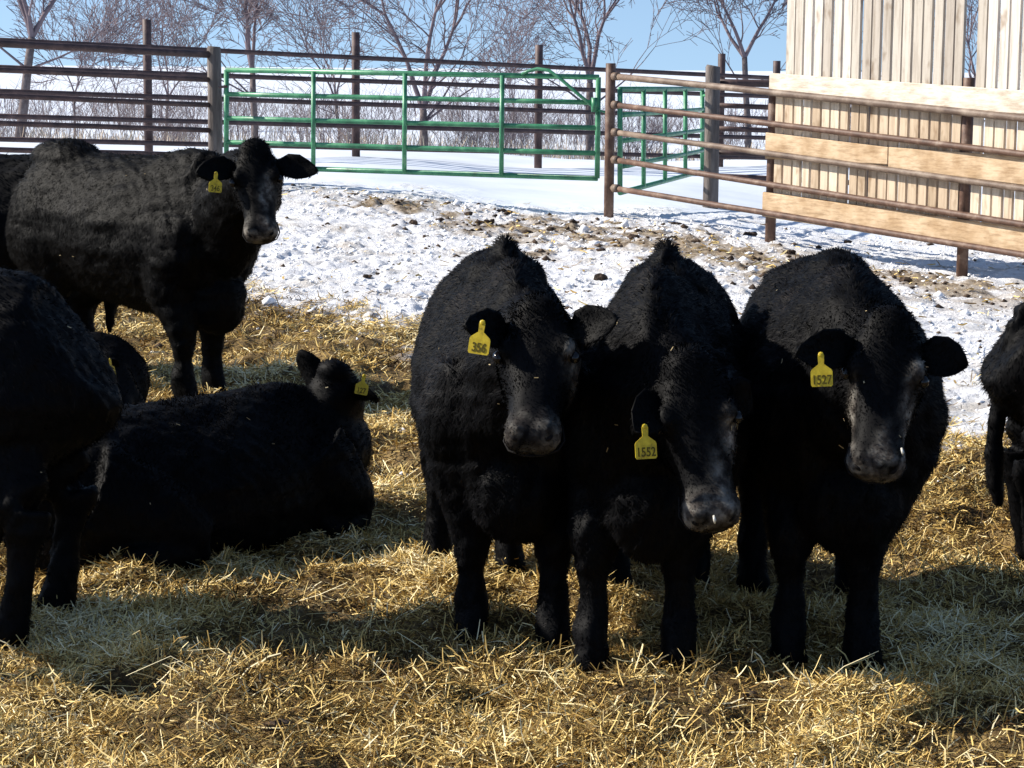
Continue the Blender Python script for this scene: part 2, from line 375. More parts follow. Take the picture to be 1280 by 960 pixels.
pr = dirt_mask(x, y) * .75 + .06 * tramp_mask(x, y); k = rng.random(n) < pr; x, y = x[k], y[k]
r = np.exp(rng.normal(-3.9, .45, len(x))); V, Ft = lumps(x, y, r)
me = np_mesh('manure_crumbs', V, Ft, 3, False)
tag(link('manure_crumbs', me, M['manure']), 'small brown crumbs of frozen manure strewn in a band before the fence', 'manure', kind='stuff')

# ------------------------------------------------------------------ fences
def pipe_line(mb, a, b, r, n=10, sag=0.0, steps=6):
    pts = []
    for i in range(steps + 1):
        t = i / steps; p = a.lerp(b, t); p.z += sag * (random.random() - .5); pts.append(p)
    mb.tube(pts, r, n)
def rails_fence(name, label, p, q, xl, xr, yl, yr, xa, xb, r, m, mats=None, group=None, z_fix=None):
    """rails through photo points (xl, yl[i]) and (xr, yr[i]) on the upright plane p-q, drawn from xa to xb"""
    base = onplane((xa + xb) / 2, 200, p, q); e = empty(name, (base.x, base.y, H(base.x, base.y)))
    tag(e, label, 'fence', group); inv = Matrix.Translation(-e.location)
    for k, (a, b) in enumerate(zip(yl, yr)):
        A_ = onplane(xl, a, p, q); B_ = onplane(xr, b, p, q); d = (B_ - A_)
        def at(xp):
            o = onplane(xp, 100, p, q); t = ((o.x - A_.x) * d.x + (o.y - A_.y) * d.y) / (d.x ** 2 + d.y ** 2); return A_ + d * t
        mb = MB(); pipe_line(mb, at(xa), at(xb), r if not isinstance(r, list) else r[k], 10, .006, 8)
        mb.build('rail', (mats[k] if mats else m), e, True, inv)
    return e, inv
def pipe_post(e, inv, px, ytop, p, q, r, m, dz=0.0, name='post', n=14, back=0.0):
    t = onplane(px, ytop, p, q); t.y += back; g = H(t.x, t.y) - .25
    mb = MB(); mb.tube([(t.x, t.y, g), (t.x, t.y, t.z - .004), (t.x, t.y, t.z)], [r, r, r * .92], n)
    return mb.build(name, m, e, True, inv)
# far fence of dark pipe
pF, qF = (-8.1, 34.7), (2.02, 41.0)
e, inv = rails_fence('pipe_fence', 'tall dark brown pipe fence with five rails running behind the long green gate', pF, qF, 0, 775,
    [50, 84, 114, 145, 174], [88, 113.5, 141.5, 167, 193], -90, 1010, .042, M['rustdark'])
for px, yt in ((-70, 18), (182, 24), (444, 40), (674, 56), (903, 67), (972, 76)):
    pipe_post(e, inv, px, yt, pF, qF, .072, M['rustdark'], back=.11)
# left near fence
pL, qL = (-6.54, 28.0), (-4.07, 30.0)
e, inv = rails_fence('pipe_fence', 'brown pipe fence left of the weathered round wooden gate post', pL, qL, 0, 255,
    [54.5, 87.5, 120, 154, 187], [68, 99.5, 131, 162.5, 194], -140, 262, [.05, .036, .036, .036, .036], M['rustdark'])
# weathered wooden post left of the gate
def wood_post(px, ytop, p, q, r, label):
    t = onplane(px, ytop, p, q); g = H(t.x, t.y)
    o = MB(); zs = [g - .3, g + .3, g + .7, g + 1.1, t.z - .02, t.z]
    o.tube([(t.x + random.uniform(-.006, .006), t.y, z) for z in zs], [r * 1.05, r, r * .98, r * .97, r * .95, r * .8], 16)
    rel = Matrix.Translation((-t.x, -t.y, -g)); ob = o.build('wooden_post', M['post'], None, True, rel); ob.location = (t.x, t.y, g)
    tag(ob, label, 'post'); return t
wood_post(267.5, 58, pL, qL, .1, 'grey weathered round wooden post at the left end of the long green gate')

# right near fence
A = (1.25, 27.4); Bq = (4.75, 22.9)
eR, invR = rails_fence('pipe_fence', 'rusty pipe fence with five rails in front of the wooden windbreak wall', A, Bq, 768.7, 1280,
    [95.5, 131, 165.4, 199.8, 235.3], [147.7, 193, 236, 280.6, 318.6], 766, 1480, [.040, .035, .035, .035, .035], M['rust'],
    mats=[M['railtop'], M['rust'], M['railtop'], M['rust'], M['rust']])
for px, yt in ((763.5, 79), (967.5, 108), (1211.5, 97), (1470, 130)):
    oo = .155 if px > 900 else 0; pa_ = (A[0] + .789 * oo, A[1] + .614 * oo); t = onplane(px, yt, pa_, (pa_[0] + 3.5, pa_[1] - 4.5))
    g = H(t.x, t.y) - .3; mb = MB(); mb.tube([(t.x, t.y, g), (t.x, t.y, t.z - .004), (t.x, t.y, t.z)], [.062, .062, .056], 16); mb.build('post', M['rust'], eR, True, invR)
# short weld collars where rails meet the first post
for yy in (95.5, 131, 165.4, 199.8, 235.3):
    mb = MB(); t = onplane(769, yy, A, Bq); u = (Vector((3.5, -4.5, 0))).normalized(); mb.tube([t - u * .03, t + u * .06], .052, 10)
    mb.build('weld_collar', M['railtop'], eR, True, invR)

# ------------------------------------------------------------------ windbreak wall of boards
U = Vector((3.5, -4.5, 0)).normalized(); Nn = Vector((U.y, -U.x, 0))           # Nn points away (back) from camera?
if Nn.y < 0: Nn = -Nn
A3 = Vector((A[0], A[1], 0))
def tpar(px, off):
    p = A3 + Nn * off; q = p + U; o = onplane(px, 150, (p.x, p.y), (q.x, q.y)); return (o - p).dot(U)
def zat(px, py, off):
    p = A3 + Nn * off; q = p + U; return onplane(px, py, (p.x, p.y), (q.x, q.y)).z
eW = empty('windbreak_wall', tuple((A3 + U * 4.5 + Nn * .22) + Vector((0, 0, -.2))))
tag(eW, 'tall wooden windbreak wall of upright boards behind the rusty pipe fence', 'wall'); invW = Matrix.Translation(-eW.location)
def slab(mb, t0, t1, o0, o1, z00, z01, z10, z11, jag=0):
    # z00 bottom at t0, z01 top at t0, z10 bottom at t1, z11 top at t1
    a = A3 + U * t0; b = A3 + U * t1
    j = lambda: random.uniform(-jag, jag)
    mb.box8([(*(a + Nn * o0).xy, z00 + j()), (*(b + Nn * o0).xy, z10 + j()), (*(b + Nn * o1).xy, z10 + j()), (*(a + Nn * o1).xy, z00 + j()),
             (*(a + Nn * o0).xy, z01 + j()), (*(b + Nn * o0).xy, z11 + j()), (*(b + Nn * o1).xy, z11 + j()), (*(a + Nn * o1).xy, z01 + j())])
tE = tpar(1500, .2)
def zl(pa, pb, t, off):   # height at t along the line through two photo points on the plane
    ta, tb = tpar(pa[0], off), tpar(pb[0], off); za, zb = zat(*pa, off), zat(*pb, off); return za + (zb - za) * (t - ta) / (tb - ta)
# horizontal planks (in front of the boards, behind the posts)
def plank(x0, x1, L0, L1, U0, U1, m, off=.047, th=.04):
    mb = MB(); t0, t1 = tpar(x0, off), (tpar(x1, off) if x1 else tE); n = max(1, int((t1 - t0) / .9)) * 3
    for i in range(1):
        slab(mb, t0, t1, off, off + th, zl(L0, L1, t0, off), zl(U0, U1, t0, off), zl(L0, L1, t1, off), zl(U0, U1, t1, off), .006)
    o = mb.build('plank', m, eW, False, invW)
    bv = o.modifiers.new('bevel', 'BEVEL'); bv.width = .006; bv.segments = 1
    return o
plank(960, None, (960, 119), (1280, 143), (960, 91), (1280, 113), M['plank_top'])
plank(957, 1111, (957, 198), (1111, 206), (957, 166), (1111, 184), M['plank_low'])
plank(1111.6, None, (1112, 209), (1280, 231), (1112, 184), (1280, 196), M['plank_low'], off=.049)
plank(955, None, (955, 271), (1280, 322), (955, 240), (1280, 286), M['plank_low'])
# boards
mbh, mbl = MB(), MB(); pitch_ = .146; t = tpar(970, .10); i = 0
tg = tpar(1213, .10)
while t < tE:
    wd = pitch_ * random.uniform(.75, .81); ft = zl((968, 112), (1280, 134), t, .10)
    jt = random.uniform(-.008, .008)
    if not (t <= tg + .01 < t + pitch_) and t > tpar(974, .10) - .02:
        top = 3.35 + random.uniform(-.03, .03)
        slab(mbh, t + jt, t + wd + jt + random.uniform(-.006, .006), .092, .132, ft + .01, top, ft + .01, top, .003)
    if not (t <= tg + .01 < t + pitch_): slab(mbl, t - jt, t + wd - jt + random.uniform(-.01, .004), .0925, .1325, zl((955, 268), (1280, 318), t, .10), ft - .02,
         zl((955, 268), (1280, 318), t + wd, .10), ft - .02, .002)
    t += pitch_; i += 1
for mb_, nm, mm in ((mbh, 'upper_boards', M['board_hi']), (mbl, 'lower_boards', M['board_lo'])):
    o = mb_.build(nm, mm, eW, False, invW)
for i, zz in enumerate((1.55, 2.9)):          # back stringers that hold the boards
    mb = MB(); slab(mb, tpar(972, .135), tE, .135, .175, zz, zz + .14, zz - .1, zz + .04); mb.build('stringer', M['rust'], eW, False, invW)

# ------------------------------------------------------------------ green gates
def gate(name, label, cs, n_h, vx, r=.032, group=None, hy=None, latch=False):
    """cs: four world corners TL, TR, BR, BL"""
    TL, TR, BR, BL = cs; e = empty(name, (BL.x, BL.y, BL.z)); tag(e, label, 'gate', group); inv = Matrix.Translation(-e.location)
    mb = MB(); mb.tube([BL, TL, TR, BR, BL], r * 1.05, 10, False)
    for a, b in ((TL, TR), (TR, BR), (BR, BL), (BL, TL)): mb.tube([a, b], r * 1.06, 10)
    mb.build('gate_frame', M['green'], e, True, inv)
    for k in range(1, n_h):
        f = (hy[k - 1] if hy else k / n_h); mb = MB(); a = TL.lerp(BL, f); b = TR.lerp(BR, f); mb.tube([a.lerp(b, i / 6) for i in range(7)], r, 10); mb.build('rail', M['green'], e, True, inv)
    off = Vector((0, -.036, 0))
    for f in vx:
        mb = MB(); mb.tube([TL.lerp(TR, f) + off, BL.lerp(BR, f) + off], r * .95, 8); mb.build('upright', M['green'], e, True, inv)
    return e, inv
dl, dr = 29.5, 27.9
TL, TR = W(283, 87.5, dl), W(748, 96.5, dr); BL, BR = W(283, 207.5, dl), W(746.5, 223, dr)
e, inv = gate('pipe_gate', 'long green pipe gate hanging between the wooden post and the rusty fence corner', (TL, TR, BR, BL), 4, (.245, .494, .752))
# bent brace over the hinge end and hinges
def gp(px, py, dy=-.06):
    f = (px - 283) / (748 - 283); return W(px, py, dl + (dr - dl) * f + dy)
mb = MB(); mb.tube([gp(652, 93), gp(660, 89), gp(672, 86), gp(686, 88), gp(700, 98), gp(722, 117), gp(746, 137)], .022, 8); mb.build('brace', M['green'], e, True, inv)
mb = MB(); mb.tube([gp(743, 122), gp(743, 140)], .04, 8); mb.tube([gp(746, 137), gp(756, 140), gp(764, 150)], .014, 6); mb.build('hinge', M['green'], e, True, inv)
for yy in (108, 196):
    mb = MB(); mb.tube([gp(284, yy), gp(274, yy + 1)], .018, 6); mb.build('latch', M['rustdark'], e, True, inv)
g2 = (W(775, 111.5, 27.9), W(878, 111, 33.4), W(878, 214, 33.4), W(775, 241, 27.9))
e, inv = gate('pipe_gate', 'short green pipe gate standing open behind the rusty rails near the dark square post', g2, 4, (.25, .5, .76))
mb = MB(); a, b = g2[1], g2[2]; mb.tube([a.lerp(b, .08), a.lerp(b, .08) + Vector((.12, -.2, 0))], .02, 6); mb.build('hinge', M['green'], e, True, inv)
pW, qW = (2.0, 32.0), (4.0, 32.0)
tw = wood_post(891.5, 82, pW, qW, .112, 'dark weathered wooden post beside the open short green gate')
e, inv = rails_fence('pipe_fence', 'dark brown pipe rails between the dark wooden post and the windbreak wall', (2.0, 32.15), (4.2, 32.15), 900, 960,
    [103, 132, 161, 191, 220], [104.5, 134, 163, 193, 223], 896, 1100, [.055, .038, .038, .038, .038], M['rustdark'])
pipe_post(e, inv, 1090, 90, (2.0, 32.15), (4.2, 32.15), .07, M['rustdark'])

# ------------------------------------------------------------------ manure clods that stand out one by one
clods = [(517, 281, 7, 'by the middle'), (532, 298, 5, ''), (753, 317, 6, ''), (757, 352, 13, ''), (907, 318, 5, ''), (630, 267, 9, ''), (585, 272, 6, ''), (884, 286, 7, ''),
         (823, 303, 6, ''), (792, 299, 7, ''), (1045, 341, 6, ''), (1133, 357, 9, ''), (690, 291, 6, ''), (845, 281, 5, ''), (408, 283, 5, ''), (1060, 305, 5, ''), (938, 296, 7, ''),
         (612, 281, 6, ''), (720, 281, 5, ''), (868, 307, 6, ''), (985, 321, 8, ''), (1022, 312, 5, ''), (560, 258, 5, ''), (460, 349, 6, '')]
def ground_at(px, py):
    d = ray(px, py); lo, hi = 3.0, 80.0
    for _ in range(60):
        m_ = (lo + hi) / 2; p = Vector((0, 0, CAMZ)) + d * (m_ / d.y)
        if p.z > float(base_h(p.x, p.y)): lo = m_
        else: hi = m_
    return Vector((p.x, p.y, H(p.x, p.y)))
for k, (px, py, rad, _) in enumerate(clods):
    g = ground_at(px, py); rr = rad / (F / g.y); mb = MB()
    for _i in range(random.randint(2, 4)):
        mb.ell((random.uniform(-.6, .6) * rr, random.uniform(-.4, .4) * rr, rr * .2), (rr * random.uniform(.5, .9), 0, 0), (0, rr * random.uniform(.5, .8), 0), (0, 0, rr * random.uniform(.3, .55)), 9, 6)
    mb.v = [tuple(Vector(v) * random.uniform(.86, 1.14)) for v in mb.v]
    o = mb.build('manure_clod', M['manure']); o.location = g
    tag(o, 'dark brown frozen manure clod lying on the trodden snow behind the cattle', 'manure clod', 'manure clods on the snow')

for k, (px, py, rad) in enumerate([(346, 912, 17), (393, 922, 11), (1193, 902, 15), (935, 872, 11), (590, 930, 9)]):
    g = ground_at(px, py); rr = rad / (F / g.y); mb = MB()
    for _i in range(4): mb.ell((random.uniform(-.6, .6) * rr, random.uniform(-.4, .4) * rr, rr * .35), (rr * random.uniform(.5, .9), 0, 0), (0, rr * random.uniform(.5, .8), 0), (0, 0, rr * random.uniform(.4, .6)), 11, 8)
    mb.v = [tuple(Vector(v) * random.uniform(.9, 1.1)) for v in mb.v]
    o = mb.build('manure_clod', M['manure'], None, True); o.location = g
    tag(o, 'dark manure clod half buried in the loose straw of the sunlit foreground', 'manure clod', 'manure clods in the straw')

# ------------------------------------------------------------------ trees
def grow(segs, p, d, L, r, lvl, maxl, spread, up):
    n = 4 if lvl < 3 else 2; pts = [p.copy()]; rad = [r]; q = p.copy(); dd = d.copy()
    for i in range(n):
        dd = (dd + Vector((random.gauss(0, .13), random.gauss(0, .13), random.gauss(0, .10) + up * .06))).normalized()
        q = q + dd * (L / n); pts.append(q.copy()); rad.append(r * (1 - .45 * (i + 1) / n))
        if lvl < maxl and i < n - 1 and random.random() < (.75 if lvl < 4 else .55):
            ax = dd.orthogonal().normalized(); ax.rotate(Matrix.Rotation(random.uniform(0, 6.28), 3, dd))
            nd = dd.copy(); nd.rotate(Matrix.Rotation(spread * random.uniform(1.0, 2.0), 3, ax))
            grow(segs, q.copy(), nd, L * random.uniform(.4, .65), rad[-1] * .45, lvl + (1 if lvl < 3 else 2), maxl, spread, up)
    segs.append((lvl, pts, rad))
    if lvl < maxl:
        a0 = random.uniform(0, 6.28)
        for j in range(2 if (lvl != 1 and random.random() < .85) else 3):
            ax = dd.orthogonal().normalized(); ax.rotate(Matrix.Rotation(a0 + 3.14 * j + random.uniform(-.5, .5), 3, dd))
            nd = dd.copy(); nd.rotate(Matrix.Rotation(spread * random.uniform(.45, 1.0), 3, ax))
            grow(segs, q.copy(), nd, L * random.uniform(.72, .9), rad[-1] * random.uniform(.75, .92), lvl + 1, maxl, spread, up)
def tree(px, D, trunk, L, r, lean, label, seed, maxl=6, spread=.5, up=.5):
    random.seed(seed); r *= .74; b = W(px, 190, D); z = H(b.x, b.y); segs = []
    d = Vector((lean, random.uniform(-.05, .05), 1)).normalized()
    tp = [Vector((0, 0, -.2)), d * trunk * .35 + Vector((.03, 0, 0)), d * trunk * .7, d * trunk]
    a0 = random.uniform(0, 6.28); k = 3
    for j in range(k):
        ax = d.orthogonal().normalized(); ax.rotate(Matrix.Rotation(a0 + 6.28 * j / k, 3, d)); nd = d.copy(); nd.rotate(Matrix.Rotation(spread * random.uniform(.5, 1.1), 3, ax))
        grow(segs, tp[3].copy(), nd, L * random.uniform(.8, 1.1), r * .68, 1, maxl, spread, up)
    for j in range(2):
        nd = d.copy(); nd.rotate(Matrix.Rotation(random.choice([-1, 1]) * random.uniform(.7, 1.1), 3, 'Y')); grow(segs, tp[2].copy(), nd, L * .7, r * .35, 3, maxl, spread, up)
    e = empty('bare_tree', (b.x, b.y, z)); tag(e, label, 'tree', 'bare trees beyond the fence')
    mt = MB(); mt.tube(tp, [r * 1.25, r * 1.05, r * .95, r * .85], 9); mt.build('trunk', M['bark'], e, True)
    mc = MB()
    for lv, pts, rad in segs: mc.tube(pts, [max(.0075, q) for q in rad], 6 if lv < 3 else 3, False)
    mc.build('crown', M['twig'], e, True)
tree(22, 50, 2.4, 2.1, .14, .16, 'bare tree with a leaning thick trunk at the far left of the fence', 101, 6, .5)
tree(92, 62, 1.5, 1.2, .05, .05, 'slender bare tree between the leaning tree and the tall rusty post', 102, 6, .42)
tree(205, 66, 1.4, 1.6, .06, .1, 'thin bare tree behind the fence just right of the tallest left pipe post', 103, 6, .45)
tree(318, 58, 2.1, 1.9, .12, -.02, 'bare tree forking in a vase above the left end of the green gate', 104, 7, .42)
tree(425, 66, 1.3, 1.6, .07, -.1, 'slim bare tree behind the pipe post near the second gate upright', 105, 6, .45)
tree(528, 55, 1.1, 2.3, .14, .02, 'broad many-stemmed bare tree above the middle of the green gate', 106, 7, .55)
tree(736, 58, 2.2, 1.9, .14, .0, 'bare tree fanning out above the hinge end of the green gate', 108, 7, .5)
tree(936, 56, 2.8, 1.45, .11, -.06, 'bare rounded tree just left of the windbreak wall', 109, 7, .5)
tree(1222, 60, 1.6, 1.8, .09, 0, 'bare tree glimpsed through the gap in the windbreak boards', 110, 6, .5)
tree(150, 80, 1.4, 1.4, .05, -.08, 'distant bare tree farther back left of the tallest pipe post', 111, 6, .45)
tree(640, 80, 1.2, 1.3, .05, .05, 'low faint bare tree farther back between two larger trees', 107, 6, .5)
random.seed(5)
# brush thicket and dry grass under the trees
nc = 84; cy = rng.uniform(52, 84, nc); cx = rng.uniform(-.30, .16, nc) * cy; per = rng.integers(12, 44, nc); k = np.repeat(np.arange(nc), per); n = len(k)
sz = np.exp(rng.normal(.28, .42, nc))[k]; off = rng.normal(0, .28, (n, 2)); x = cx[k] + off[:, 0] * sz; y = cy[k] + off[:, 1] * sz; z = Hn(x, y)
hgt = sz * rng.uniform(.5, 1.25, n); lean = off * .9 + rng.normal(0, .18, (n, 2)); wv = rng.uniform(.007, .016, n)
P0 = np.stack([x, y, z - .05], 1); P1 = P0 + np.stack([lean[:, 0] * hgt * .35, lean[:, 1] * hgt * .35, hgt * .55], 1); P2 = P0 + np.stack([lean[:, 0] * hgt * 1.1, lean[:, 1] * hgt, hgt], 1)
side = np.stack([wv, wv * 0, wv * 0], 1) * .5; side2 = np.stack([wv * 0, wv, wv * 0], 1) * .5
V = np.stack([P0 - side, P0 + side, P1 - side * .8, P1 + side * .8, P2 - side * .4, P2 + side * .4], 1).reshape(-1, 3)
b = (np.arange(n) * 6)[:, None]; Fq = (b + np.array([0, 1, 3, 2, 2, 3, 5, 4])).reshape(-1); tone = np.repeat(np.clip(rng.normal(.38, .22, n), 0, 1), 6)
# side twigs
m2 = n * 5; idx = rng.integers(0, n, m2); tt = rng.uniform(.3, .95, m2)[:, None]
Q0 = np.where(tt < .55, P0[idx] + (P1 - P0)[idx] * tt / .55, P1[idx] + (P2 - P1)[idx] * (tt - .55) / .45)
ln = rng.uniform(.15, .7, m2)[:, None]; Q1 = Q0 + np.concatenate([rng.normal(0, .6, (m2, 2)), rng.uniform(.3, 1, (m2, 1))], 1) * ln
sv = np.array([[.006, 0, 0]])
V2 = np.stack([Q0 - sv, Q0 + sv, Q1 + sv * .6, Q1 - sv * .6], 1).reshape(-1, 3); F2 = np.arange(m2 * 4) + len(V)
me = np_mesh('brush', np.concatenate([V, V2]), np.concatenate([Fq, F2]), 4); attr(me, 'tone', np.concatenate([tone, np.repeat(np.clip(rng.normal(.3, .2, m2), 0, 1), 4)]))
tag(link('brush', me, M['brush']), 'leafless purple-brown brush thicket under the trees beyond the fence', 'brush', kind='stuff')
n = 9000; y = rng.uniform(47, 70, n); x = rng.uniform(-.30, .16, n) * y; k = rng.random(n) < np.clip((fbm(x * .6, y * .4, 95, 3) - .38) * 4, 0, 1) * ss((y - 46) / 6); x, y = x[k], y[k]; n = len(x)
P = np.stack([x, y, Hn(x, y)], 1)
V, Fq, tn = blades(P, rng.uniform(.15, .5, n), rng.uniform(.012, .02, n), rng.uniform(0, 6.28, n), rng.uniform(.9, 1.5, n), np.clip(rng.normal(.8, .15, n), 0, 1), rng.normal(0, .1, n))
me = np_mesh('dry_grass', V, Fq, 4); attr(me, 'tone', tn)
tag(link('dry_grass', me, M['brush']), 'tan dry grass poking out of the snow beneath the far trees', 'grass', kind='stuff')
# farther snow-field shelter belt, reads as one mass
n = 1500; y = rng.uniform(95, 140, n); x = rng.uniform(-.3, .3, n) * y; hgt = rng.uniform(.2, 1.0, n) * (.4 + fbm(x * .08, y * .02, 97, 2)); P0 = np.stack([x, y, Hn(x, y)], 1)
V, Fq, tn = blades(P0, hgt, rng.uniform(.02, .05, n), rng.uniform(0, 6.28, n), rng.uniform(1.1, 1.57, n), np.clip(rng.normal(.25, .15, n), 0, 1), rng.normal(0, .1, n))
me = np_mesh('far_brush', V, Fq, 4); attr(me, 'tone', tn)
tag(link('far_brush', me, M['brush']), 'faint far-off belt of bare brush across the snow field', 'brush', kind='stuff')

# ------------------------------------------------------------------ cattle
def loft(mb, pts, rs, ru, side, n=14, roof=0.0):
    """closed tapered sweep; rs sideways radius, ru upward radius; roof>0 narrows the top"""
    pts = [Vector(p) for p in pts]; k = len(pts); vs = []
    side = Vector(side)
    for i, p in enumerate(pts):
        t = (pts[min(i + 1, k - 1)] - pts[max(i - 1, 0)]).normalized()
        s = (side - t * side.dot(t)).normalized(); u = t.cross(s); u = -u if u.z < 0 and abs(t.z) < .9 else u
        ro = roof[i] if isinstance(roof, (list, tuple)) else roof
        for j in range(n):
            a = 2 * math.pi * j / n; ca, sa = math.cos(a), math.sin(a)
            sq = 1 - ro * max(ca, 0) ** 1.2
            vs.append(p + s * (rs[i] * sa * sq) + u * (ru[i] * ca))
    b = len(vs); vs += [pts[0], pts[-1]]; fs = []
    for i in range(k - 1):
        for j in range(n): fs.append((i * n + j, i * n + (j + 1) % n, (i + 1) * n + (j + 1) % n, (i + 1) * n + j))
    for j in range(n): fs.append((b, (j + 1) % n, j)); fs.append((b + 1, (k - 1) * n + j, (k - 1) * n + (j + 1) % n))
    mb.add(vs, fs)
def interp(pts, vals_list, m=3):
    """Catmull-Rom refinement of a path and its radii"""
    P = [np.array(p, float) for p in pts]; out = []; outs = [[] for _ in vals_list]; k = len(P)
    def cr(a, b, c, d, t): return .5 * ((2 * b) + (-a + c) * t + (2 * a - 5 * b + 4 * c - d) * t * t + (-a + 3 * b - 3 * c + d) * t ** 3)
    for i in range(k - 1):
        for j in range(m):
            t = j / m; g = lambda q: cr(q[max(i - 1, 0)], q[i], q[i + 1], q[min(i + 2, k - 1)], t)
            out.append(Vector(g(P)))
            for o, v in zip(outs, vals_list): o.append(float(g(v)))
    out.append(Vector(P[-1]))
    for o, v in zip(outs, vals_list): o.append(float(v[-1]))
    return out, outs
def ploft(mb, pts, rs, ru, side=(0, 1, 0), n=14, roof=None, m=3):
    rf = roof if roof else [0] * len(pts); p, (a, b, c) = interp(pts, [rs, ru, rf], m); loft(mb, p, a, b, side, n, c)

def remeshed(mb, voxel, smooth):
    me = bpy.data.meshes.new('tmp'); me.from_pydata([tuple(v) for v in mb.v], [], mb.f); me.update()
    o = bpy.data.objects.new('tmp', me); C.objects.link(o)
    r = o.modifiers.new('r', 'REMESH'); r.mode = 'VOXEL'; r.voxel_size = voxel
    s = o.modifiers.new('s', 'SMOOTH'); s.factor = .5; s.iterations = smooth
    dg = bpy.context.evaluated_depsgraph_get(); dg.update(); ev = o.evaluated_get(dg); out = bpy.data.meshes.new_from_object(ev)
    bpy.data.objects.remove(o); return out

STRAW_BITS = m_var('straw_bit', [(.2, (.25, .18, .08)), (.8, (.55, .46, .28))], .6, .3)
def tag_part(cow, P, ang, txt, s=1.0, edge=0.0):
    """yellow ear tag whose neck starts at P (cow-local), facing the camera side; ang roll, edge turns it edge-on"""
    out = [(-.010, 0), (-.009, -.028), (-.031, -.045), (-.034, -.052), (-.034, -.092), (-.030, -.098), (.030, -.098), (.034, -.092), (.034, -.052), (.031, -.045), (.009, -.028), (.010, 0)]
    Rm = cow.matrix_world.to_3x3().inverted() @ Matrix.Rotation(edge, 3, 'Z') @ Matrix.Rotation(R(90) - PITCH, 3, 'X') @ Matrix.Rotation(ang, 3, 'Z')
    def T(x, y, z): return P + Rm @ (Vector((x, y, z)) * s)
    mb = MB(); n = len(out); mb.add([T(x, y, .0015) for x, y in out] + [T(x, y, -.0015) for x, y in out],
                                    [tuple(reversed(range(n))), tuple(range(n, 2 * n))] + [(i, (i + 1) % n, n + (i + 1) % n, n + i) for i in range(n)])
    mb.ell(T(0, .002, 0), Rm @ Vector((.0095 * s, 0, 0)), Rm @ Vector((0, .0095 * s, 0)), Rm @ Vector((0, 0, .004 * s)), 8, 5)
    o = mb.build('ear_tag', M['tag'], cow)
    if txt:
        cu = bpy.data.curves.new('t', 'FONT'); cu.body = txt; cu.size = .040 * s; cu.align_x = 'CENTER'; cu.extrude = .0004; cu.offset = .0006
        to = bpy.data.objects.new('t', cu); C.objects.link(to); dg = bpy.context.evaluated_depsgraph_get(); dg.update()
        me = bpy.data.meshes.new_from_object(to.evaluated_get(dg)); bpy.data.objects.remove(to)
        for v in me.vertices: v.co = T(v.co.x / s * .78, v.co.y / s - .090, .0022 + v.co.z / s)
        link('tag_number', me, M['ink'], o)
    return o

def hair(me, n, Lf, flow, w=.0035, curl=.5, seed=0):
    """coat tufts: tapering blades grown from the skin; Lf(points)->length, flow(points, normals)->direction"""
    rg = np.random.default_rng(seed); me.calc_loop_triangles(); nt_ = len(me.loop_triangles)
    tv = np.empty(nt_ * 3, np.int32); me.loop_triangles.foreach_get('vertices', tv); tv = tv.reshape(-1, 3)
    co = np.empty(len(me.vertices) * 3, np.float32); me.vertices.foreach_get('co', co); co = co.reshape(-1, 3)
    a, b, c = co[tv[:, 0]], co[tv[:, 1]], co[tv[:, 2]]; nr = np.cross(b - a, c - a); ar = np.linalg.norm(nr, axis=1) + 1e-12
    k = rg.choice(nt_, n, p=ar / ar.sum()); u, v = rg.random(n), rg.random(n); f = u + v > 1; u[f], v[f] = 1 - u[f], 1 - v[f]
    P = a[k] + (b - a)[k] * u[:, None] + (c - a)[k] * v[:, None]; N = (nr / ar[:, None])[k]
    q = (P @ np.array([[.80, .36, -.48], [-.6, .48, -.64], [0, .8, .6]])) * np.array([15, 11, 13.0]); cl = np.stack([fbm(q[:, 0] + q[:, 2] * .7, q[:, 1] + q[:, 2], 201, 2), fbm(q[:, 1] + 9, q[:, 2] + q[:, 0] * .6, 202, 2), fbm(q[:, 0] + 5, q[:, 2] + 7, 203, 2)], 1) - .5
    fl = flow(P, N); d = N * .26 + fl * .8 + cl * curl * 3.0 + rg.normal(0, .16, (n, 3)); d /= np.linalg.norm(d, axis=1)[:, None]
    d = d + N * np.clip(.14 - (d * N).sum(1), 0, 1)[:, None]; L = (Lf(P) * rg.uniform(.6, 1.25, n))[:, None]
    s = np.cross(d, N + rg.normal(0, .3, (n, 3))); s /= np.linalg.norm(s, axis=1)[:, None] + 1e-9
    g = np.array([0, 0, -1.0]); mid = P + d * L * .55; tip = P + d * L + g * L * .22
    V = np.stack([P - N * .003 - s * w, P - N * .003 + s * w, mid + s * w * .7, mid - s * w * .7, tip], 1)
    NN = N * .85 + d * .22 + rg.normal(0, .10, (n, 3)); NN /= np.linalg.norm(NN, axis=1)[:, None]
    return V.reshape(-1, 3), P, rg, NN

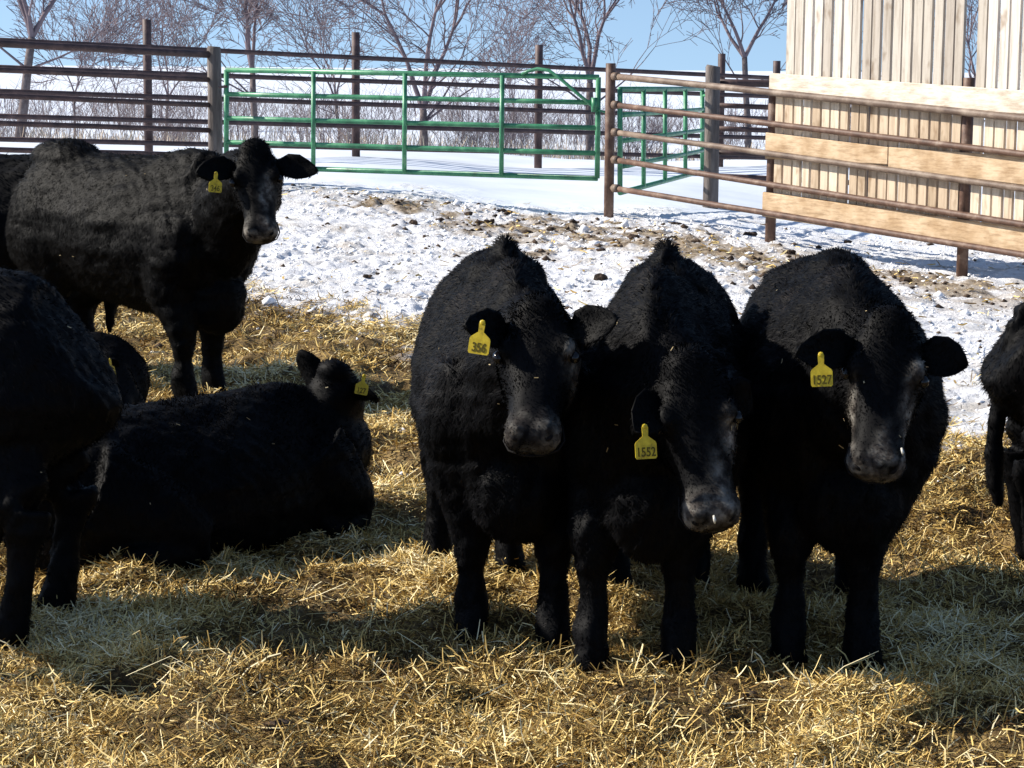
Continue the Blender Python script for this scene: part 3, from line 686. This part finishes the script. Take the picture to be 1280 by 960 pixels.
def make_cow(spec):
    """body frame: +x forward, origin on the ground under the trunk"""
    sc = spec.get('s', 1.0); th = spec['head']; cx, cy = spec['at']; g = spec.get('gz', float(base_h(cx, cy))); z0 = g - .01
    cow = empty('cow', (cx, cy, z0), th); bpy.context.view_layer.update(); inv = cow.matrix_world.inverted()
    L = lambda p: inv @ Vector(p)
    rg = random.Random(spec['seed']); mb = MB()
    lie = spec.get('lie', False); wide = spec.get('wide', 1.0)
    dz = -.53 * sc if lie else 0
    if not lie:
        X_ = [-.745, -.69, -.54, -.30, -.05, .20, .42, .58, .70]; Zc = [.93, .90, .87, .825, .80, .79, .80, .79, .76]
        rs = [.15, .225, .275, .285, .315, .30, .28, .24, .15]; ru = [.21, .28, .35, .385, .405, .425, .45, .42, .32]
        rf = [q * spec.get('roofk', 1) for q in (.0, .1, .2, .3, .35, .4, .6, .6, .4)]
    else:
        X_ = [-.73, -.68, -.54, -.30, -.05, .20, .42, .58, .70]; Zc = [.70, .72, .75, .76, .76, .77, .775, .78, .78]
        rs = [.12, .24, .33, .38, .41, .38, .32, .25, .15]; ru = [.16, .26, .33, .34, .34, .345, .36, .32, .20]
        rf = [.0, .1, .2, .25, .3, .35, .5, .5, .4]
    dk = spec.get('deep', 1.0); Zc = [z + (1 - dk) * r for z, r in zip(Zc, ru)]; ru = [r * dk for r in ru]
    ploft(mb, [(x * sc, 0, z * sc + dz) for x, z in zip(X_, Zc)], [r * sc * wide for r in rs], [r * sc for r in ru], roof=rf, n=18)
    # head position and neck
    pol = L(spec['poll']); muz = L(spec['muzzle']); d = (muz - pol); hl = spec.get('hl', d.length); d.normalize()
    up = Vector((0, 0, 1)) if abs(d.z) < .95 else Vector((1, 0, 0))
    fw = L(Vector(spec['poll']) + Vector(spec.get('face', (0, -1, .6)))) - pol      # side the forehead faces
    u = (fw - d * fw.dot(d)).normalized(); l = d.cross(u).normalized(); hs = hl / .48 * spec.get('hw', 1.0)
    nb = pol + d * .07 * hs - u * .11 * hs
    w0 = Vector((.42 * sc, 0, (.82 if lie else .93) * sc + dz)); w1 = Vector((.60 * sc, 0, (.84 if lie else .90) * sc + dz)); lk = .78 if lie else 1.0
    md = w1.lerp(nb, .5) + Vector((0, 0, .02 * sc)) - u * .0
    nk = spec.get('neck', 1.0)
    ploft(mb, [w0, w1, md, nb], [.20 * sc, .19 * sc * nk, .165 * sc * nk, .12 * hs], [.34 * sc * lk, .28 * sc * lk, .22 * sc, .14 * hs], side=(inv.to_3x3() @ Vector(spec['side'])) if 'side' in spec else (0, 1, 0), roof=[.5, .45, .3, .1], n=16)
    # head rings: s, top, bottom, half width
    HR = [(-.02, -.03, -.13, .05), (.0, .03, -.16, .085), (.05, .052, -.205, .112), (.12, .045, -.23, .122), (.18, .032, -.225, .112), (.24, .02, -.20, .094), (.31, .008, -.172, .078), (.37, .000, -.150, .074), (.415, .004, -.145, .086), (.45, -.002, -.140, .083), (.475, -.018, -.125, .072), (.488, -.04, -.10, .05)]
    vs = []; n = 16
    for (s_, t_, b_, w_) in HR:
        c = pol + d * (s_ * hs) + u * ((t_ + b_) / 2 * hs); hh = (t_ - b_) / 2 * hs
        for j in range(n):
            a = 2 * math.pi * j / n; ca, sa = math.cos(a), math.sin(a)
            wj = w_ * (1 - .35 * max(-ca, 0)) * (abs(sa) ** .85) * (1 if sa >= 0 else -1)
            vs.append(c + l * (wj * hs * 1.09) + u * (hh * (abs(ca) ** .9) * (1 if ca >= 0 else -1)))
    b = len(vs); vs += [pol - d * .03 * hs - u * .08 * hs, pol + d * .49 * hs - u * .06 * hs]; fs = []
    for i in range(len(HR) - 1):
        for j in range(n): fs.append((i * n + j, (i + 1) * n + j, (i + 1) * n + (j + 1) % n, i * n + (j + 1) % n))
    for j in range(n): fs.append((b, j, (j + 1) % n)); fs.append((b + 1, (len(HR) - 1) * n + (j + 1) % n, (len(HR) - 1) * n + j))
    mb.add(vs, fs)
    # curly poll, brow ridges, cheeks
    mb.ell(pol + u * .005 * hs + d * .0, l * .085 * hs, u * .062 * hs, d * .075 * hs)
    for sg in (-1, 1):
        mb.ell(pol + d * .145 * hs + l * sg * .092 * hs + u * .012 * hs, l * .034 * hs, u * .03 * hs, d * .045 * hs, 8, 6)
        mb.ell(pol + d * .16 * hs + l * sg * .062 * hs - u * .14 * hs, l * .06 * hs, u * .085 * hs, d * .12 * hs, 8, 6)
        mb.ell(pol + d * .445 * hs + l * sg * .045 * hs - u * .015 * hs, l * .028 * hs, u * .022 * hs, d * .028 * hs, 8, 6)
    # tufts standing on the withers or tailhead
    # legs
    hoofs = []
    if not lie:
        f1, f2, h1, h2 = spec.get('feet', ((.47, .15), (.47, -.15), (-.56, .16), (-.56, -.16)))
        for (fx, fy) in (f1, f2):
            sg = 1 if fy > 0 else -1; fx *= sc; fy *= sc
            sh = (.47 * sc, sg * .14 * sc * wide, .92 * sc); el = (.41 * sc, sg * .16 * sc, .62 * sc); kn = (fx * .9 + .42 * sc * .1 + .005, fy, .37 * sc)
            ploft(mb, [sh, (.47 * sc, sg * .165 * sc * wide, .76 * sc), el, ((el[0] + kn[0]) / 2, (el[1] + kn[1]) / 2, .49 * sc), kn, (fx, fy, .24 * sc), (fx, fy, .13 * sc), (fx + .02 * sc, fy, .06 * sc), (fx + .035 * sc, fy, -.02)],
                  [.11 * sc, .13 * sc, .12 * sc, .096 * sc, .074 * sc, .045 * sc, .058 * sc, .054 * sc, .068 * sc], [.19 * sc, .18 * sc, .15 * sc, .106 * sc, .080 * sc, .048 * sc, .062 * sc, .066 * sc, .076 * sc], n=12)
        for (fx, fy) in (h1, h2):
            sg = 1 if fy > 0 else -1; fx *= sc; fy *= sc; fx0 = -.56 * sc; k = fx - fx0
            ploft(mb, [(-.50 * sc, sg * .13 * sc * wide, .93 * sc), (-.50 * sc, sg * .16 * sc * wide, .79 * sc), (-.50 * sc + k * .3, sg * .15 * sc, .65 * sc), (-.54 * sc + k * .6, (sg * .15 * sc + fy) / 2, .53 * sc), (-.61 * sc + k * .85, fy, .43 * sc), (-.585 * sc + k, fy, .30 * sc), (fx, fy, .14 * sc), (fx + .02 * sc, fy, .06 * sc), (fx + .04 * sc, fy, -.02)],
                  [.13 * sc, .14 * sc, .125 * sc, .095 * sc, .067 * sc, .05 * sc, .054 * sc, .056 * sc, .062 * sc], [.23 * sc, .25 * sc, .22 * sc, .15 * sc, .09 * sc, .056 * sc, .056 * sc, .062 * sc, .070 * sc], n=12)
        mb.ell((.58 * sc, 0, .52 * sc), (.14 * sc, 0, 0), (0, .15 * sc * wide, 0), (0, 0, .17 * sc))
    else:
        for sg in (-1, 1):   # thigh lying out, shin tucked, folded fore knee
            ploft(mb, [(-.5 * sc, sg * .2 * sc, .28 * sc), (-.3 * sc, sg * .30 * sc, .20 * sc), (-.14 * sc, sg * .36 * sc, .10 * sc)], [.17 * sc, .15 * sc, .09 * sc], [.22 * sc, .17 * sc, .10 * sc], n=12)
            ploft(mb, [(-.14 * sc, sg * .37 * sc, .08 * sc), (-.4 * sc, sg * .41 * sc, .07 * sc), (-.5 * sc, sg * .38 * sc, .06 * sc), (-.3 * sc, sg * .38 * sc, .04 * sc)], [.06 * sc] * 4, [.06 * sc] * 4, n=10)
            ploft(mb, [(.45 * sc, sg * .2 * sc, .34 * sc), (.58 * sc, sg * .24 * sc, .18 * sc), (.68 * sc, sg * .2 * sc, .075 * sc), (.60 * sc, sg * .27 * sc, .05 * sc), (.46 * sc, sg * .28 * sc, .05 * sc)], [.12 * sc, .10 * sc, .065 * sc, .05 * sc, .055 * sc], [.18 * sc, .13 * sc, .07 * sc, .05 * sc, .055 * sc], n=12)
        mb.ell((.60 * sc, 0, .26 * sc), (.17 * sc, 0, 0), (0, .19 * sc, 0), (0, 0, .24 * sc))
    # tail
    if spec.get('tail', True):
        tx = -.72 * sc; tb = (1.08 if not lie else 1.0) * sc + dz; tl = [(-.62 * sc, 0, tb - .03 * sc), (tx + .005 * sc, 0, tb - .05 * sc), (tx - .035 * sc, 0, tb - .18 * sc), (tx - .055 * sc, .01, tb - .36 * sc)]
        tr_ = [.045, .042, .034, .028]
        if not lie: tl += [(tx - .075 * sc, .015, tb - .55 * sc), (tx - .07 * sc, .02, tb - .68 * sc), (tx - .05 * sc, .0, tb - .86 * sc)]; tr_ += [.034, .045, .018]
        ploft(mb, tl, tr_, tr_, n=8)
    if spec.get('hump'): hx, hz, hw_ = spec['hump']; mb.ell((hx * sc, 0, hz * sc), (.24 * sc, 0, 0), (0, hw_ * sc, 0), (0, 0, .10 * sc))
    if spec.get('peak'):         # tailhead or withers showing as a pointed crest
        px_, pz_, pw_ = spec['peak']; mb.ell((px_ * sc, 0, (pz_ - .06) * sc), (.22 * sc, 0, 0), (0, pw_ * 2.1 * sc, 0), (0, 0, .10 * sc)); mb.ell((px_ * sc, 0, (pz_ - .01) * sc), (.13 * sc, 0, 0), (0, pw_ * .75 * sc, 0), (0, 0, .10 * sc))
    vx = spec.get('voxel', .014); body = remeshed(mb, vx, 7)
    # ears join the same mesh
    me2 = MB(); ears = []
    for k, sg in enumerate((-1, 1)):
        ed = max(spec['ears'], key=lambda q: (L(q) - pol).dot(l) * sg) if 'ears' in spec else None
        root = pol + d * .055 * hs + l * sg * .085 * hs - u * .05 * hs
        if ed is not None:
            tip = L(ed); e_ = (tip - root); el = e_.length; e_.normalize()
        else: e_ = (l * sg * .95 - u * .15 + inv.to_3x3() @ Vector((0, 0, -.15))).normalized(); el = .22 * hs
        nrm = (u + d * .35); nrm = (nrm - e_ * nrm.dot(e_)).normalized(); wv = e_.cross(nrm)
        prof = [(0, .028, .026), (.15, .040, .022), (.35, .062, .016), (.6, .066, .012), (.8, .050, .011), (.93, .028, .010), (1.0, .008, .006)]; vs = []; nn = 12
        for (q, wd, tk) in prof:
            for j in range(nn):
                a = 2 * math.pi * j / nn; y_ = math.cos(a); cup = .028 * (y_ * y_) * (1 if q > .2 else 0) * math.sin(min(1, q * 1.2) * math.pi * .9)
                vs.append(root + e_ * (q * el) + wv * (wd * hs * .98 * y_) + nrm * (tk * hs * math.sin(a) + cup * hs) + Vector((0, 0, -.02 * q * q)))
        fs = [(i * nn + j, i * nn + (j + 1) % nn, (i + 1) * nn + (j + 1) % nn, (i + 1) * nn + j) for i in range(len(prof) - 1) for j in range(nn)]
        fs.append(tuple(reversed(range(nn)))); fs.append(tuple((len(prof) - 1) * nn + j for j in range(nn)))
        me2.add(vs, fs); ears.append((root, e_, el, nrm))
    bm = bmesh.new(); bm.from_mesh(body)
    tmp = bpy.data.meshes.new('e'); tmp.from_pydata([tuple(v) for v in me2.v], [], me2.f); tmp.update(); bm.from_mesh(tmp)
    # gentle lumps of winter coat
    bm.normal_update(); co = np.array([v.co[:] for v in bm.verts]); co = co @ np.array([[.80, .36, -.48], [-.6, .48, -.64], [0, .8, .6]])
    q = co * 9; nz = fbm(q[:, 0] + q[:, 2] * .5, q[:, 1] + q[:, 2], 301 + spec['seed'], 3) - .5; q2 = co * 26; nz2 = fbm(q2[:, 0] + q2[:, 2], q2[:, 1] - q2[:, 2], 333, 2) - .5
    co = np.array([v.co[:] for v in bm.verts]); polv = np.array(pol); muv = np.array(muz); hd = np.minimum(np.linalg.norm(co - polv, axis=1), np.linalg.norm(co - (polv + muv) / 2, axis=1)); hd = np.minimum(hd, np.linalg.norm(co - muv, axis=1)); am = np.clip((hd - .12) / .15, .12, 1)
    for v, a_, b_, c_ in zip(bm.verts, nz, nz2, am): v.co += v.normal * (a_ * .024 * c_ + b_ * .014 * c_)
    bmesh.ops.recalc_face_normals(bm, faces=bm.faces); bmesh.ops.triangulate(bm, faces=bm.faces); bm.to_mesh(body); bm.free()
    # coat
    nH = spec.get('hair', 60000); dn, un = np.array(d), np.array(u)
    def headness(P):
        t = np.clip(((P - polv) @ dn) / (.48 * hs), 0, 1); c = polv + dn * (t[:, None] * .48 * hs) - un * .08 * hs; return np.clip(1 - (np.linalg.norm(P - c, axis=1) - .11 * hs) / (.08 * hs), 0, 1), ((P - polv) @ dn) / hs
    def earness(P):
        o = np.zeros(len(P))
        for (r_, e2, l2, n2) in ears:
            r_, e2 = np.array(r_), np.array(e2); t = np.clip((P - r_) @ e2, .05 * hs, l2); o = np.maximum(o, (np.linalg.norm(P - r_ - e2 * t[:, None], axis=1) < .068 * hs) * 1.0)
        return o
    def Lf(P):
        h_, s_ = headness(P); base = .021 * sc * (.55 + .45 * np.clip((P[:, 2] / sc - (0 if lie else .25)) / .6, 0, 1)); hl_ = np.where(s_ < .08, .018, np.where(s_ < .3, .009, .005)); o = base * (1 - h_) + hl_ * h_
        if spec.get('peak'):
            pk = np.exp(-((P[:, 0] - spec['peak'][0]) / .05) ** 2 - (P[:, 1] / .035) ** 2) * (P[:, 2] > 1.17 * sc); o = o * (1 + .7 * pk)
        return np.where(earness(P) > 0, .013, o)
    def flow(P, N):
        f = np.zeros_like(P); h_, s_ = headness(P); f[:, 0] = -.55; f[:, 2] = -.55 - .3 * (np.abs(N[:, 1])); f = f * (1 - h_)[:, None] + (dn * .6)[None] * h_[:, None]
        f = f - N * (f * N).sum(1)[:, None]
        if spec.get('peak'): f[:, 2] += 1.1 * np.exp(-((P[:, 0] - spec['peak'][0]) / .05) ** 2 - (P[:, 1] / .035) ** 2) * (P[:, 2] > 1.17 * sc)
        return f
    HV, HP, rgn, HN = hair(body, nH, Lf, flow, w=.0017 * spec.get('hwid', 1.0), curl=spec.get('curl', .30), seed=spec['seed'])
    nb_ = len(body.vertices); bc = np.empty(nb_ * 3, np.float32); body.vertices.foreach_get('co', bc); bc = bc.reshape(-1, 3)
    lt = np.empty(len(body.polygons) * 3, np.int32); body.polygons.foreach_get('vertices', lt)
    hb = (np.arange(nH) * 5 + nb_)[:, None]; ht = (hb + np.array([[0, 1, 2]])); h2_ = (hb + np.array([[0, 2, 3]])); h3_ = (hb + np.array([[3, 2, 4]]))
    nt2 = np.concatenate([lt, np.concatenate([ht, h2_, h3_], 1).reshape(-1)])
    me = np_mesh('body', np.concatenate([bc, HV]), nt2, 3, True)
    bn = np.empty(nb_ * 3, np.float32); body.vertices.foreach_get('normal', bn)
    me.normals_split_custom_set_from_vertices(np.concatenate([bn.reshape(-1, 3), np.repeat(HN, 5, axis=0)]).tolist())
    def dustf(P):
        h_, s_ = headness(P); side_ = (P - polv) @ np.array(l) / hs; nn_ = fbm(P[:, 0] * 30 + P[:, 2] * 20, P[:, 1] * 30 - P[:, 2] * 14, 401, 3)
        mz = np.clip(1 - np.abs(s_ - .45) / .09, 0, 1) * (h_ > .3) * np.clip((nn_ - .27) * 3.5, 0, 1) * spec.get('muzdust', .6) * .6
        out = mz
        for (ss_, sd_, rr, st_) in spec.get('stains', []):
            q = np.exp(-(((s_ - ss_) / rr[0]) ** 2 + ((side_ - sd_) / rr[1]) ** 2)) * (h_ > .25) * (((P - polv) @ un) > -.16 * hs)
            out = np.maximum(out, q * st_ * np.clip((nn_ - .22) * 4, 0, 1))
        return np.clip(out, 0, 1)
    tone = np.concatenate([np.full(nb_, .28) * (1 - .6 * earness(bc)), np.repeat(np.clip(rgn.normal(.45, .22, nH) + (fbm(HP[:, 0] * 6, HP[:, 2] * 6 + HP[:, 1] * 4, 411, 2) - .5) * .9, 0, 1), 5)])
    tone[nb_:] *= np.repeat(1 - .6 * earness(HP), 5); tone *= spec.get('tonek', 1.0); attr(me, 'tone', tone); attr(me, 'dust', np.concatenate([dustf(bc), np.repeat(dustf(HP), 5)]))
    link('body', me, M['coat'], cow)
    # eyes, nostrils
    for sg in (-1, 1):
        m_ = MB(); m_.ell(pol + d * .168 * hs + l * sg * .118 * hs - u * .008 * hs, l * .018 * hs, u * .019 * hs, d * .022 * hs, 12, 8); m_.build('eye', M['eye'], cow, True)
        m_ = MB(); m_.ell(pol + d * .462 * hs + l * sg * .048 * hs - u * .036 * hs, (l * .9 + u * sg * .5) * .019 * hs, (u * .9 - l * sg * .5) * .011 * hs, d * .018 * hs, 10, 6); m_.build('nostril', M['nostril'], cow, True)
    m_ = MB(); ml = [pol + d * (s0 * hs) + l * (w0 * hs) - u * (u0 * hs) for s0, w0, u0 in ((.36, -.082, .105), (.42, -.092, .108), (.46, -.075, .104), (.484, -.03, .098), (.488, 0, .096), (.484, .03, .098), (.46, .075, .104), (.42, .092, .108), (.36, .082, .105))]
    m_.tube(ml, .0035, 6); m_.build('mouth', M['nostril'], cow, True)
    if spec.get('slime'):
        for (s_, sd_, ln) in spec['slime']:
            m_ = MB(); a = pol + d * s_ * hs + l * sd_ * hs; a = a + u * (.012 * hs) - u * abs(sd_) * .35 * hs
            m_.tube([a, a + inv.to_3x3() @ Vector((.002, -.012, -ln * .5)), a + inv.to_3x3() @ Vector((.003, -.006, -ln))], [.0035, .005, .002], 6)
            m_.build('frozen_drip', M['slime'], cow, True)
    # straw caught in the coat
    nb2 = spec.get('bits', 22); m_ = MB(); cand = [i for i in rg.sample(range(nb_), min(nb_, nb2 * 14)) if bc[i][2] > (.45 * sc if not lie else .2)]
    vn_ = me.vertices
    for i in cand[:nb2]:
        p = Vector(bc[i]); nn_ = vn_[i].normal; a = nn_.orthogonal().normalized(); a.rotate(Matrix.Rotation(rg.uniform(0, 6.28), 3, nn_)); ln = rg.uniform(.006, .02); q = p + nn_ * .015; bb = nn_.cross(a) * .0014
        m_.add([q - a * ln * .5 - bb, q - a * ln * .5 + bb, q + a * ln * .5 + bb, q + a * ln * .5 - bb], [(0, 1, 2, 3)])
    if m_.v: tag(m_.build('straw_bits', STRAW_BITS, cow), kind='stuff')
    for tg_ in spec.get('tags', []):
        p = L(tg_['p']) if 'p' in tg_ else None
        tag_part(cow, p, tg_.get('roll', 0), tg_.get('txt'), tg_.get('s', 1.0) * .92, tg_.get('edge', 0))
    tag(cow, spec['label'], 'cow', spec.get('group'))
    return cow

DOWN = R(-90)
# the three facing the camera
make_cow(dict(seed=1, at=(-.03, 7.45), head=DOWN + R(4), s=1.0, wide=1.0, poll=W(674, 394, 6.52), muzzle=W(664, 530, 6.20), face=(-.12, -1, .9), hl=.46,
    ears=(W(580, 398, 6.36), W(772, 388, 6.42)), feet=((.50, .135), (.42, -.13), (-.50, .06), (-.60, -.2)), peak=(-.02, 1.20, .07), hair=130000,
    stains=[(.16, -.11, (.06, .03), .4)], muzdust=.5, bits=26, neck=.95,
    tags=[dict(p=W(603, 404, 6.27), roll=R(-6), edge=R(-14), txt='356')],
    label='black cow facing the camera with head up, leftmost of the front trio', group='trio of black cattle facing the camera'))
make_cow(dict(seed=2, at=(.50, 7.22), head=DOWN - R(7), s=1.0, wide=.98, poll=W(862, 462, 6.38), muzzle=W(893, 652, 6.14), face=(-.05, -1, .45), hl=.47,
    ears=(W(793, 532, 6.24), W(940, 505, 6.40)), feet=((.46, .09), (.50, -.18), (-.55, .10), (-.5, -.18)), peak=(-.05, 1.20, .07), hair=130000,
    stains=[(.22, -.09, (.05, .022), .9), (.36, -.04, (.08, .025), .4)], muzdust=.9, bits=26, neck=1.0, slime=[(.47, .0, .022)],
    tags=[dict(p=W(806, 534, 6.14), roll=R(2), edge=R(10), txt='1552')],
    label='black cow hanging its head low, in the middle of the front trio', group='trio of black cattle facing the camera'))
make_cow(dict(seed=3, at=(1.09, 7.36), head=DOWN + R(-3), s=1.0, wide=1.13, poll=W(1112, 410, 6.48), muzzle=W(1095, 588, 6.22), face=(-.10, -1, .6), hl=.46,
    ears=(W(994, 436, 6.34), W(1212, 448, 6.42)), feet=((.56, .06), (.53, -.17), (-.42, .12), (-.48, -.23)), hump=(-.05, 1.16, .12), roofk=.6, hair=130000,
    stains=[(.14, -.10, (.035, .02), .55), (.27, -.075, (.075, .017), 1.0), (.3, .09, (.09, .012), .5), (.38, -.02, (.05, .04), .25)], muzdust=1.0, bits=30, neck=1.05, slime=[(.40, -.07, .02)],
    tags=[dict(p=W(1026, 444, 6.24), roll=R(4), edge=R(-9), txt='1527')],
    label='black cow with pale crusted face and both ears spread, rightmost of the trio', group='trio of black cattle facing the camera'))
# broadside cow behind, looking at the camera
hb = R(-38)
make_cow(dict(seed=4, at=(-2.13, 12.35), head=hb, s=1.13, poll=W(318, 190, 11.35), muzzle=W(326, 297, 11.05), face=(.05, -1, .45), hl=.49,
    ears=(W(245, 212, 11.2), W(397, 210, 11.3)), feet=((.40, .13), (.50, -.16), (-.56, .16), (-.50, -.16)), curl=.15, tonek=.35, deep=.93, hump=(-.50, 1.165, .15), hair=90000, hwid=1.1,
    stains=[(.22, -.06, (.05, .02), .9), (.28, -.03, (.06, .02), .6)], muzdust=.9, bits=14, voxel=.016,
    tags=[dict(p=W(270, 217, 11.02), roll=R(-5), edge=R(18), txt='346', s=1.05)], side=(.8, .5, 0),
    label='black cow standing side-on behind, face turned to the camera'))
make_cow(dict(seed=5, at=(-3.28, 13.2), head=R(176), s=1.10, poll=W(-190, 240, 12.8), muzzle=W(-235, 300, 12.7), face=(-1, -.3, .6), hair=22000, hwid=1.6, voxel=.02, bits=5,
    label='black cow at the far left edge, only its rump showing behind the side-on cow'))
# near cow at the left edge, rump toward the middle
make_cow(dict(seed=6, at=(-2.14, 7.24), head=R(172), s=.99, wide=1.1, poll=W(-420, 420, 6.6), muzzle=W(-520, 520, 6.5), face=(-1, -.3, .6), hair=60000, tail=False,
    feet=((.47, .15), (.47, -.15), (-.60, .28), (-.60, -.16)), bits=14, label='nearest black cow cut off by the left edge, hindquarters toward the middle'))
# cow lying down, seen from behind its shoulder
make_cow(dict(seed=7, at=(-1.28, 8.38), head=R(40), s=1.02, lie=True, poll=W(418, 468, 8.74), muzzle=W(446, 535, 9.12), face=(.25, .8, .9), hl=.44,
    ears=(W(472, 492, 8.62), W(374, 432, 8.78)), hair=75000, neck=1.15, bits=18,
    tags=[dict(p=W(455, 470, 8.50), roll=R(-10), txt='127', s=.82)],
    label='black cow lying on straw, its back to the camera, small yellow tag on right ear'))
make_cow(dict(seed=8, at=(-2.50, 11.35), head=R(12), s=.78, lie=True, poll=W(138, 452, 11.3), muzzle=W(160, 500, 11.15), face=(.7, -.3, .6), hl=.40, hair=24000, hwid=1.5, voxel=.018, bits=4, neck=.8,
    ears=(W(146, 444, 11.2), W(124, 460, 11.5)),
    tags=[dict(p=W(137.5, 450, 10.9), roll=R(4), edge=R(72))],
    label='black cow lying mostly hidden between the nearest left cow and the side-on cow'))
# rump of a cow at the right edge
make_cow(dict(seed=9, at=(2.58, 8.35), head=R(6), s=.92, poll=W(1700, 400, 8.3), muzzle=W(1760, 520, 8.2), face=(1, -.3, .6), hair=45000, bits=10,
    feet=((.47, .15), (.47, -.15), (-.62, .13), (-.66, -.16)), label='black cow walking out at the right edge, rump and hanging tail in view'))
